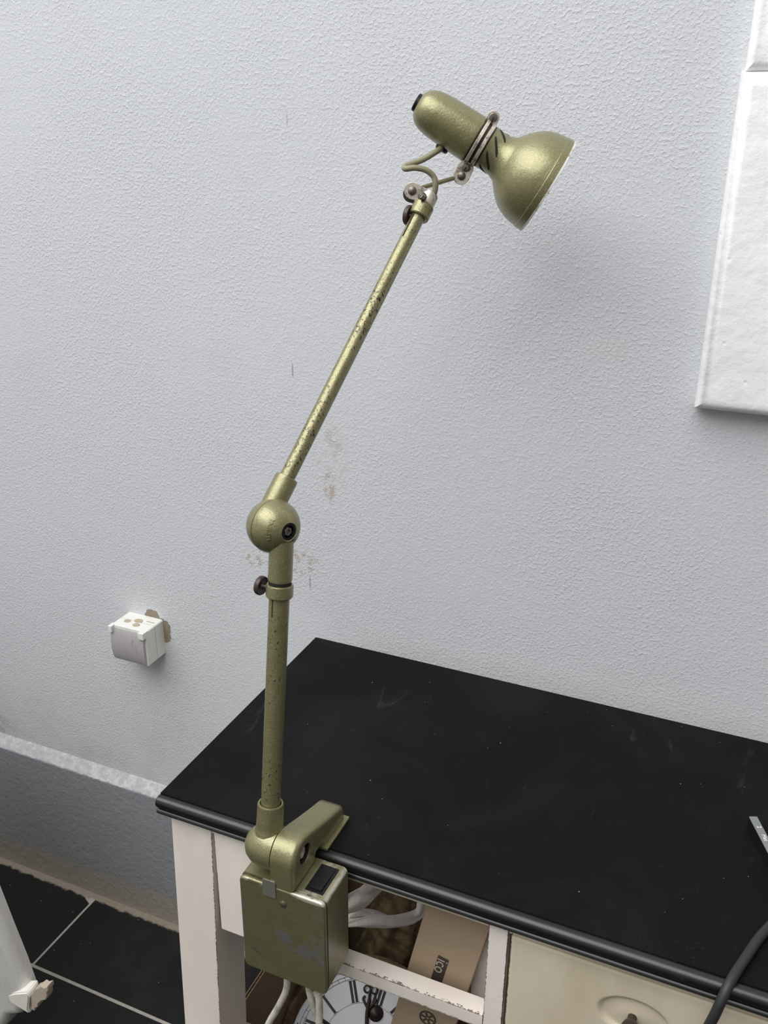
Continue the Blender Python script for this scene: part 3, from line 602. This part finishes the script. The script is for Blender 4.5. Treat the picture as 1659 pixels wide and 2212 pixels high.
# head
HO = V((-0.3718, 0.9372, 1.4788)); HH = V((0.8277, 0.2543, -0.5003)).normalized(); K = 0.00012248
hv = (EYE - (HO + HH * 0.07)).normalized(); HT = (hv - HH * hv.dot(HH)).normalized(); HU = HH.cross(HT); HU = HU if HU.z < 0 else -HU   # HU points to the lower side
def hp(s_, r_=0.0, t_=0.0): return HO + HH * s_ * K + HU * r_ * K + HT * t_
g = G(); g.lathe(HO, HH, [(s_ * K, r_ * K) for s_, r_ in ((6, 0), (6, 70), (9, 88), (22, 110), (42, 133), (70, 152), (110, 168), (170, 179), (260, 185), (380, 189), (500, 192), (540, 192), (546, 188), (546, 0))], 64)
hs = obj('socket_housing', g, M['olive_shade'], lp)
g = G(); g.lathe(HO, HH, [(s_ * K, r_ * K) for s_, r_ in ((-22, 0), (-22, 62), (-18, 72), (6, 75), (10, 75), (10, 0))], 40)
obj('end_button', g, M['black'], hs, 'black disc on the closed end of the housing')
g = G(); g.lathe(HO, HH, [(s_ * K, r_ * K) for s_, r_ in ((546, 0), (546, 180), (660, 172), (660, 0))], 48)
obj('neck', g, M['bakelite'], hs)
for s0, s1, r0 in ((562, 590, 195), (614, 645, 188)):
    g = G(); g.lathe(HO, HH, [(s_ * K, r_ * K) for s_, r_ in ((s0, r0 - 16), (s0, r0), (s0 + 3, r0 + 3), (s1 - 3, r0 + 3), (s1, r0), (s1, r0 - 16), (s0, r0 - 16))], 64)
    obj('clamp_band', g, M['nickel'], lp)
S_OUT = [(655, 160), (655, 170), (660, 173), (700, 170), (740, 168), (790, 171), (840, 192), (870, 226), (900, 262), (945, 306), (990, 340), (1040, 364), (1090, 382), (1140, 391), (1188, 396), (1190, 399), (1195, 401), (1256, 402)]
prof = [(s_ * K, r_ * K) for s_, r_ in S_OUT] + [(1258 * K, 397 * K)] + [((s_ - 2) * K, (r_ - 9) * K) for s_, r_ in S_OUT[::-1][3:-2]] + [(655 * K, 160 * K)]
g = G(); g.lathe(HO, HH, prof, 72)
sh = obj('lamp_shade', g, M['olive_shade'], lp, 'bell shaped olive shade with chipped white rim')
g = G(); g.lathe(HO, HH, [(s_ * K, r_ * K) for s_, r_ in ((1247, 398), (1247, 404.0), (1262, 404.5), (1264, 399), (1262, 394), (1247, 398))], 72)
obj('rim', g, M['rim'], sh, 'chipped pale rim')
g = G(); g.lathe(HO, HH, [(s_ * K, r_ * K) for s_, r_ in ((660, 0), (660, 90), (800, 95), (860, 130), (930, 200), (1000, 235), (1070, 235), (1130, 190), (1165, 110), (1175, 0))], 40)
obj('light_bulb', g, M['bulb'], lp)
# vent slots in the shade neck: slanted, eight around
def shade_r(s_):
    for (a, ra), (b_, rb) in zip(S_OUT[1:], S_OUT[2:]):
        if a <= s_ <= b_: return ra + (rb - ra) * (s_ - a) / (b_ - a)
    return 170
for k in range(8):
    a0 = math.radians(37 - 45 * k)
    def sf(u, v, a0=a0):
        s_ = 680 + 92 * u; ang = a0 - math.radians(43) * u + math.radians(5.6) * (v - 0.5) * 2 * math.sqrt(max(0.06, 1 - (2 * u - 1) ** 6))
        r_ = (shade_r(s_) + 2.2) * K
        return HO + HH * s_ * K + (-HU * math.sin(ang) + HT * math.cos(ang)) * r_
    g = G(); g.grid(sf, 14, 3)
    r_ = bmesh.ops.solidify(g.bm, geom=g.bm.faces[:], thickness=0.0006)
    bmesh.ops.recalc_face_normals(g.bm, faces=g.bm.faces[:])
    obj('vent_slot', g, M['void'], sh, 'slanted black vent slot')
# lugs
def lug(p0, p1, r0, r1, off, th, mname, nm='clamp_lug'):
    p0 = V(p0); p1 = V(p1); vw = (EYE - p0).normalized(); d = p1 - p0; x = (d - vw * d.dot(vw)); L = x.length; x.normalize(); y = vw.cross(x)
    g = G(); g.prism(p0 + vw * off, x, y, vw, stadium((0, 0), (L, 0), r0, r1), th, th * 0.3, 2)
    return obj(nm, g, M[mname], lp), vw
L1 = hp(599, 216, 0.0); L2 = hp(603, 290, 0.0)
lug(L1, L2, 0.0080, 0.0086, 0.0035, 0.0024, 'nickel'); lug(L1, L2, 0.0080, 0.0086, -0.0055, 0.0024, 'bakelite')
TL_ = hp(586, -220, 0.0); TB = hp(588, -150, 0.0)
lug(TL_, TB, 0.0062, 0.0062, 0.0040, 0.0024, 'nickel'); lug(TL_, TB, 0.0062, 0.0062, -0.0045, 0.0024, 'nickel')
for p, r, off in ((L1, 0.0040, 0.0059), (L2, 0.0043, 0.0059), (TL_, 0.0042, 0.0064)):
    vw = (EYE - p).normalized(); q = p + vw * off
    g = G(); g.lathe(q, vw, [(0, r), (0.0012, r), (0.0020, r * 0.8), (0.0024, 0)] if p is not L2 else [(0, r), (0.0012, r * 0.92), (0.0022, r * 0.6), (0.0026, 0)], 28)
    so = obj('clamp_screw', g, M['screw'], lp)
    if p is not L2:
        g = G(); g.obox(q + vw * 0.0021, UP * 0.9 + RIGHT * 0.45, vw, (UP * 0.9 + RIGHT * 0.45).cross(vw), r * 1.85, 0.0008, 0.0011)
        obj('screw_slot', g, M['void'], so)
g = G(); g.cyl(RV, L2, 0.0022)
obj('swivel_rod', g, M['rod'], lp, 'thin brass rod carrying the lamp head')
# grommet and cord of the head
g1 = hp(352, 186); gd = (HU * 0.9 + HT * 0.15).normalized()
g = G(); g.lathe(g1 - gd * 0.002, gd, [(0, 0.0), (0, 0.0068), (0.004, 0.0068), (0.0055, 0.0055), (0.0058, 0.003), (0.0058, 0)], 28)
obj('grommet', g, M['black'], hs, 'black rubber grommet')
end = JA + AD * 0.366
pts = [g1, V((-0.3475, 0.9300, 1.4345)), V((-0.3568, 0.9200, 1.4274)), V((-0.3655, 0.9120, 1.4233)), V((-0.3712, 0.9060, 1.4206)), V((-0.3690, 0.9010, 1.4185)), V((-0.3600, 0.9030, 1.4195)), V((-0.3503, 0.9080, 1.4175)), V((-0.3436, 0.9120, 1.4117)), V((-0.3411, 0.9120, 1.4038)), V((-0.3430, 0.9130, 1.3955)), end]
g = G(); g.tube(pts, 0.0029, 16, 8)
obj('cord', g, M['cord'], lp, 'short olive cord looping from the arm to the lamp head')
# cables leaving the box
def cab(pts, r): obj('mains_cable', G().tube(pts, r, 14, 8), M['cable_white'], lp, 'dirty white cable hanging under the housing')
cab([(-0.3835, 0.634, 0.640), (-0.3835, 0.634, 0.612), (-0.3855, 0.634, 0.585), (-0.396, 0.633, 0.555), (-0.412, 0.632, 0.515), (-0.425, 0.63, 0.46), (-0.43, 0.63, 0.3), (-0.43, 0.62, 0.12), (-0.44, 0.58, 0.012), (-0.50, 0.50, 0.004), (-0.60, 0.42, 0.004)], 0.0038)
cab([(-0.3530, 0.625, 0.640), (-0.3520, 0.625, 0.610), (-0.3470, 0.626, 0.585), (-0.3410, 0.628, 0.555), (-0.338, 0.63, 0.50), (-0.335, 0.63, 0.3), (-0.335, 0.60, 0.05), (-0.34, 0.52, 0.005), (-0.36, 0.40, 0.004)], 0.0036)
cab([(-0.3400, 0.622, 0.640), (-0.3390, 0.622, 0.615), (-0.3385, 0.622, 0.585), (-0.3400, 0.621, 0.555), (-0.342, 0.620, 0.50), (-0.345, 0.61, 0.3), (-0.345, 0.59, 0.05), (-0.36, 0.50, 0.005), (-0.40, 0.40, 0.004)], 0.0038)

# ------------------------------------------------------------------ things stored under the desk
cb = thing('cardboard_box', 'open corrugated cardboard box on the floor under the desk holding the clock', 'box', (-0.33, 0.9, 0.0))
CX0, CX1, CY0, CY1, CH = -0.5470, -0.090, 0.748, 1.095, 0.330
g = G(); g.box(CX0, CX0 + 0.0007, CY0, CY1, 0.0, CH); g.box(CX0 + 0.0043, CX0 + 0.0050, CY0, CY1, 0.0, CH)
nn_ = 140
g.grid(lambda u, v: (CX0 + 0.0025 + 0.0018 * math.sin(u * nn_ / 2.2 * PI), CY0 + (CY1 - CY0) * u, 0.004 + (CH - 0.004) * v), 560, 1)
obj('side_flap_panel', g, M['card'], cb, 'cardboard panel showing its corrugated edge')
for a in ((CX1 - 0.005, CX1, CY0, CY1, 0, CH), (CX0 + 0.005, CX1 - 0.005, CY0, CY0 + 0.005, 0, CH), (CX0 + 0.005, CX1 - 0.005, CY1 - 0.005, CY1, 0, CH)):
    obj('side_panel', G().box(*a), M['card'], cb)
obj('bottom_panel', G().box(CX0 + 0.005, CX1 - 0.005, CY0 + 0.005, CY1 - 0.005, 0.0, 0.006), M['card'], cb)
# tall narrow carton
dz = V((0.195, 0, 0.981)).normalized(); dx = V((0.981, 0, -0.195)).normalized()
lc = V((-0.2757, 0.712, 0.5798))   # left edge point
c0 = lc - dz * ((0.5798 - 0.0145) / dz.z)
tall = thing('tall_carton', 'narrow brown carton with black printed label standing in front of the cardboard box', 'carton', c0)
CWD = 0.0703
g = G(); g.prism(c0, dx, dz, EY, [(0, 0), (CWD, 0), (CWD, 0.700), (0, 0.700)], 0.011, 0.0008, 1)
obj('carton_body', g, M['card2'], tall)
lc2 = V((-0.2360, 0.712, 0.6033))
g = G(); g.prism(lc2 - EY * 0.0003, dx, dz, -EY, [(-0.0063, -0.030), (0.0063, -0.030), (0.0063, 0.0190), (-0.0063, 0.0190)], 0.0002)
lb = obj('printed_label', g, M['ink'], tall, 'black label reading ico in sideways letters')
g = G(); g.text('ico', lc2 - EY * 0.0007 + dz * 0.0160 - dx * 0.0003, -dz, dx, -EY, 0.0185, 0.0002, 'LEFT')
obj('lettering', g, M['paleink'], lb)
lg = V((-0.2483, 0.7116, 0.5221)); g = G()
g.tube([lg + dx * 0.0098 * math.cos(k * PI / 3) + dz * 0.0108 * math.sin(k * PI / 3) for k in range(6)], 0.0006, 6, 2, True)
for k in range(6):
    a = k * PI / 3 + 0.5; c1 = lg + dx * 0.0053 * math.cos(a) + dz * 0.0058 * math.sin(a)
    g.tube([c1 + dx * 0.0037 * math.cos(a + j * PI / 2.5) + dz * 0.0039 * math.sin(a + j * PI / 2.5) for j in range(5)], 0.0005, 6, 3, True)
obj('printed_emblem', g, M['ink'], tall, 'dark line drawn rosette print')
# clock
CC = V((-0.4192, 0.9044, 0.1492)); CN = V((0.2552, -0.5506, 0.7948)).normalized(); PX = 0.00071
ck = thing('mantel_clock', 'round clock with white roman numeral dial and gilt surround lying in the cardboard box', 'clock', (CC.x, CC.y, 0.006))
cu_ = (UP - CN * UP.dot(CN)).normalized(); cx_ = cu_.cross(CN)
def cp(deg, px, h_=0.0): a = math.radians(deg); return CC + (cx_ * math.sin(a) + cu_ * math.cos(a)) * px * PX + CN * h_
g = G(); g.lathe(CC, CN, [(-0.075, 0), (-0.075, 0.095), (-0.06, 0.118), (-0.01, 0.126), (0.002, 0.131), (0.010, 0.132), (0.014, 0.127), (0.012, 0.120), (0.004, 0.1125), (0.0, 0.1125), (-0.004, 0.11), (-0.004, 0)], 72)
obj('gilt_case', g, M['gilt'], ck, 'brownish gilt round case')
g = G(); g.lathe(CC, CN, [(-0.004, 0), (-0.004, 0.1135), (-0.0005, 0.1135), (0.0, 0.112), (0.0008, 0.06), (0.0010, 0)], 72)
obj('dial', g, M['dial'], ck, 'white enamel dial')
g = G()
for r_ in (146, 139): g.tube([cp(k * 5, r_, 0.0008) for k in range(72)], 0.00028, 6, 2, True)
for k in range(60): g.tube([cp(k * 6 + 2, 139, 0.0008), cp(k * 6 + 2, 146, 0.0008)], 0.00028, 4, 1)
for r_ in (90,): g.tube([cp(k * 5, r_, 0.0010) for k in range(72)], 0.00022, 6, 2, True)
for k in range(12): g.lathe(cp(k * 30 - 10, 151, 0.0004), CN, [(0, 0.0011), (0.0004, 0.0009), (0.0004, 0)], 10)
obj('minute_track', g, M['numeral'], ck)
rom = {1: 'I', 2: 'II', 3: 'III', 4: 'IIII', 5: 'V', 6: 'VI', 7: 'VII', 8: 'VIII', 9: 'IX', 10: 'X', 11: 'XI', 12: 'XII'}
for n_, st in rom.items():
    ang = -10 + (n_ - 2) * 30; g = G(); w_ = {'I': 8.6, 'V': 15, 'X': 15}; tot = sum(w_[c_] for c_ in st); off = -tot / 2
    a = math.radians(ang); rd = cx_ * math.sin(a) + cu_ * math.cos(a); tg = cx_ * math.cos(a) - cu_ * math.sin(a); o_ = CC + rd * 114 * PX + CN * 0.0011
    for c_ in st:
        cxn = (off + w_[c_] / 2) * PX; off += w_[c_]; H2 = 22 * PX
        if c_ == 'I': bars = [((0, -1), (0, 1), 5.6)]
        elif c_ == 'V': bars = [((-6.0, 1), (0, -1), 5.2), ((6.0, 1), (0, -1), 2.0)]
        else: bars = [((-6.0, 1), (6.0, -1), 5.2), ((6.0, 1), (-6.0, -1), 2.0)]
        for p_, q_, wd in bars:
            A = o_ + tg * (cxn + p_[0] * PX) + rd * p_[1] * H2; B = o_ + tg * (cxn + q_[0] * PX) + rd * q_[1] * H2; d_ = (B - A).normalized()
            g.obox((A + B) / 2, d_, d_.cross(CN), CN, (B - A).length, wd * PX, 0.0006)
    for sg in (-1, 1): g.obox(o_ + rd * sg * 22 * PX, tg, rd, CN, (tot + 3) * PX, 0.7 * PX, 0.0006)
    obj('numeral', g, M['numeral'], ck, 'roman numeral %s' % st)
# ornate hand towards the top, plain hand towards the left
def hand(deg, name, L_, fancy):
    def q(u, r_, h_=0.004): a = math.radians(deg); return CC + (cx_ * math.cos(a) - cu_ * math.sin(a)) * u * PX + (cx_ * math.sin(a) + cu_ * math.cos(a)) * r_ * PX + CN * h_
    g = G(); g.lathe(CC + CN * 0.001, CN, [(0, 0.008), (0.004, 0.008), (0.006, 0.004), (0.006, 0)], 24)
    if fancy:
        g.tube([q(0, 0), q(2, 40), q(-1, 70), q(0, L_ - 42)], 0.0030, 10, 6)
        g.tube([q(0, L_ - 62), q(-9, L_ - 50), q(-14, L_ - 42), q(-10, L_ - 36)], 0.0018, 8, 6); g.tube([q(0, L_ - 62), q(9, L_ - 50), q(14, L_ - 42), q(10, L_ - 36)], 0.0018, 8, 6)
        g.tube([q(0, L_ - 50), q(-1, L_ - 30), q(0, L_ - 22)], 0.0022, 8, 6)
        for (u, r_, rr) in ((-8, L_ - 22, 7), (8, L_ - 22, 7), (0, L_ - 8, 8.5)):
            g.tube([q(u + rr * math.cos(k * PI / 5), r_ + rr * math.sin(k * PI / 5)) for k in range(10)], 0.0014, 8, 3, True)
    else:
        g.tube([q(0, 0, 0.006), q(0, 60, 0.006), q(0, L_, 0.006)], 0.0032, 10, 6, rad=lambda t: 1.25 - 0.5 * t)
    obj(name, g, M['hand'], ck)
hand(9, 'hour_hand', 139, True); hand(-57, 'minute_hand', 128, False)
g = G(); g.lathe(cp(23, 75, 0.0008), CN, [(0, 0.0120), (0.0015, 0.0115), (0.0025, 0.0095), (0.006, 0.0085), (0.008, 0.005), (0.0085, 0)], 32)
obj('winding_arbor', g, M['hand'], ck, 'dark brown winding boss')
# gilt draped ornament
fg = V((-0.440, 1.053, 0.006)); fz = V((0.10, 0.0, 1.0)).normalized()
def fig(u, v):
    a = 2 * PI * u; h_ = 0.38 * v
    r_ = 0.048 + 0.010 * math.sin(v * 5.0 + 0.6) - 0.012 * max(0, v - 0.86) * 7
    w_ = (a + PI / 2 + PI) % (2 * PI) - PI
    fold = 0.0024 * math.sin(70 * v - 3.6 * (w_ - 0.25) ** 2 + 1.2 * math.sin(v * 19)) * (0.4 + 0.6 * math.exp(-((w_ - 0.1) / 0.9) ** 2)) + 0.0036 * math.sin(a * 8 + 3 * math.sin(v * 7)) + 0.0010 * math.sin(a * 17 - v * 30)
    r_ = max(0.0005, (r_ + fold)) * (1 if v < 0.999 else 0.05)
    p = fg + V((r_ * math.cos(a) * 1.25, r_ * math.sin(a) * 0.60, h_)); p.x += 0.06 * v * v * 0.6; return p
g = G(); g.grid(fig, 120, 70); bmesh.ops.remove_doubles(g.bm, verts=g.bm.verts[:], dist=1e-5)
bot = [e for e in g.bm.edges if len(e.link_faces) == 1]; bmesh.ops.holes_fill(g.bm, edges=bot)
bmesh.ops.recalc_face_normals(g.bm, faces=g.bm.faces[:])
tag(obj('gilded_ornament', g, M['gilt'], None, loc=tuple(fg), sharp=60), 'dark gilded ornament with carved drapery folds standing behind the clock in the box', 'ornament')
# white strip of film wrapped over the ornament
def ribbon(g, A, B, thick=0.0012, wob=0.0025, n=40, m_=10):
    def cr_(P_, t):
        k = min(int(t * (len(P_) - 1)), len(P_) - 2); f = t * (len(P_) - 1) - k; gt = lambda i: V(P_[min(max(i, 0), len(P_) - 1)])
        p0, p1, p2, p3 = gt(k - 1), gt(k), gt(k + 1), gt(k + 2)
        return 0.5 * ((2 * p1) + (p2 - p0) * f + (2 * p0 - 5 * p1 + 4 * p2 - p3) * f * f + (3 * p1 - p0 - 3 * p2 + p3) * f ** 3)
    def fn(u, v):
        p = cr_(A, u).lerp(cr_(B, u), v); return p - FWD * (wob * math.sin(v * 9 + 2.5 * math.sin(u * 6)) + wob * 1.6 * math.sin(v * PI))
    b = G(); b.grid(fn, n, m_); bmesh.ops.solidify(b.bm, geom=b.bm.faces[:], thickness=thick); bmesh.ops.recalc_face_normals(b.bm, faces=b.bm.faces[:])
    g._merge(b.bm)
g = G()
ribbon(g, [(-0.4681, 0.9438, 0.4013), (-0.4538, 0.9588, 0.4078), (-0.4400, 0.9785, 0.4119), (-0.4262, 1.0063, 0.4082)], [(-0.4621, 0.9311, 0.3804), (-0.4408, 0.9471, 0.3824), (-0.4291, 0.9680, 0.3914), (-0.4185, 1.0029, 0.3932)])
ribbon(g, [(-0.4675, 0.9420, 0.3706), (-0.4447, 0.9554, 0.3784), (-0.4180, 0.9636, 0.3710), (-0.4022, 0.9711, 0.3595)], [(-0.4638, 0.9343, 0.3630), (-0.4342, 0.9492, 0.3677), (-0.4120, 0.9586, 0.3673), (-0.3984, 0.9711, 0.3557)])
ribbon(g, [(-0.4571, 0.9255, 0.3762), (-0.4240, 0.9433, 0.3840), (-0.3943, 0.9607, 0.3810), (-0.3689, 0.9823, 0.3785), (-0.3692, 0.9918, 0.3868), (-0.3712, 1.0059, 0.3939)], [(-0.4510, 0.9206, 0.3726), (-0.4194, 0.9332, 0.3703), (-0.3897, 0.9503, 0.3666), (-0.3655, 0.9725, 0.3665), (-0.3542, 0.9864, 0.3735), (-0.3560, 1.0096, 0.3876)])
tag(obj('plastic_strip', g, M['cloth'], None, loc=tuple((-0.4093, 0.9610, 0.3698)), sharp=70), 'crumpled white plastic strip draped around the gilded ornament', 'plastic strip')

# ------------------------------------------------------------------ things on the desk
b0 = V((0.0474, 0.8911, 0.755)); bd = V((0.395, -0.919, 0)).normalized(); bw = V((0.919, 0.395, 0)).normalized()
bar = thing('marked_bar', 'slim black bar with a grey marked top face lying on the black desktop', 'bar', b0)
g = G(); g.obox(b0 + bd * 0.0375 + bw * 0.0044 + EZ * 0.0078, bd, bw, EZ, 0.075, 0.0088, 0.0156, 0.0004, 1)
bo = obj('bar_body', g, M['black'], bar, 'black side of the bar')
g = G(); g.obox(b0 + bd * 0.0375 + bw * 0.0044 + EZ * 0.0162, bd, bw, EZ, 0.075, 0.0088, 0.0014, 0.0003, 1)
obj('top_face', g, M['steel'], bar, 'grey top face')
g = G(); g.text('2', b0 + bd * 0.0170 + bw * 0.0046 + EZ * 0.0171, bd, EZ.cross(bd), EZ, 0.0066, 0.0002); g.text('Mat', b0 + bd * 0.0330 + bw * 0.0046 + EZ * 0.0171, bd, EZ.cross(bd), EZ, 0.0062, 0.0002)
obj('marking', g, M['paper'], bar, 'pale scratched marking')
cpts = [(0.30, 1.00, 0.760), (0.20, 0.93, 0.760), (0.125, 0.845, 0.760), (0.0755, 0.7515, 0.760), (0.0580, 0.7060, 0.7605), (0.0475, 0.6745, 0.7595), (0.0428, 0.6620, 0.750), (0.0392, 0.6575, 0.733), (0.0355, 0.657, 0.714), (0.030, 0.656, 0.68), (0.02, 0.652, 0.60), (0.015, 0.645, 0.40), (0.02, 0.62, 0.12), (0.05, 0.56, 0.008), (0.15, 0.45, 0.006)]
tag(obj('power_cable', G().tube(cpts, 0.0046, 18, 8), M['rubber'], None, loc=(0.0475, 0.6745, 0.7595)), 'thick black rubber cable hanging over the front edge of the desk', 'cable')

# ------------------------------------------------------------------ wrapped package at lower left
pk = thing('wrapped_package', 'white film wrapped package with a torn corner standing at the lower left', 'package', (-1.2, 0.80, 0.0))
P = [(-1.75, 0.0), (-1.062, 0.0), (-1.004, 0.074), (-0.975, 0.112), (-0.962, 0.137), (-0.938, 0.152), (-0.913, 0.197), (-0.916, 0.212), (-0.925, 0.262), (-0.941, 0.327), (-0.956, 0.393), (-1.03, 0.75), (-1.75, 0.75)]
g = G(); g.prism((0, 0.760, 0), EX, EZ, -EY, P, 0.026, 0.016, 5, 'hi')
obj('wrapped_body', g, M['film'], pk)
g = G(); b = bmesh.new()
vs = [V((-0.9760, 0.738, 0.1755)), V((-0.9320, 0.730, 0.2110)), V((-0.9040, 0.728, 0.2285)), V((-0.9005, 0.727, 0.2210)), V((-0.9085, 0.728, 0.1900)), V((-0.9080, 0.729, 0.1795)), V((-0.9320, 0.731, 0.1795))]
fr = [b.verts.new(p) for p in vs]; bk = [b.verts.new(p + V((0.0, 0.024, 0.003))) for p in vs]
b.faces.new(fr); b.faces.new(bk[::-1])
for i in range(len(vs)): b.faces.new((fr[i], bk[i], bk[(i + 1) % len(vs)], fr[(i + 1) % len(vs)]))
bmesh.ops.recalc_face_normals(b, faces=b.faces[:]); bmesh.ops.bevel(b, geom=b.edges[:], offset=0.002, segments=2, affect='EDGES'); g._merge(b)
obj('paper_fold', g, M['paper'], pk, 'bright folded paper corner')
g = G(); g.prism((0, 0.731, 0), EX, EZ, EY, [(-0.9040, 0.190), (-0.9010, 0.218), (-0.8900, 0.2385), (-0.8830, 0.2440), (-0.8755, 0.2525), (-0.8700, 0.2515), (-0.8615, 0.2580), (-0.8612, 0.2500), (-0.8650, 0.2440), (-0.8655, 0.2360), (-0.8700, 0.2260), (-0.8790, 0.2200), (-0.8880, 0.2090), (-0.8900, 0.2010), (-0.8960, 0.1960), (-0.8990, 0.1880)], 0.014, 0.001, 1)
obj('torn_cardboard', g, M['torn'], pk, 'torn brown cardboard end')
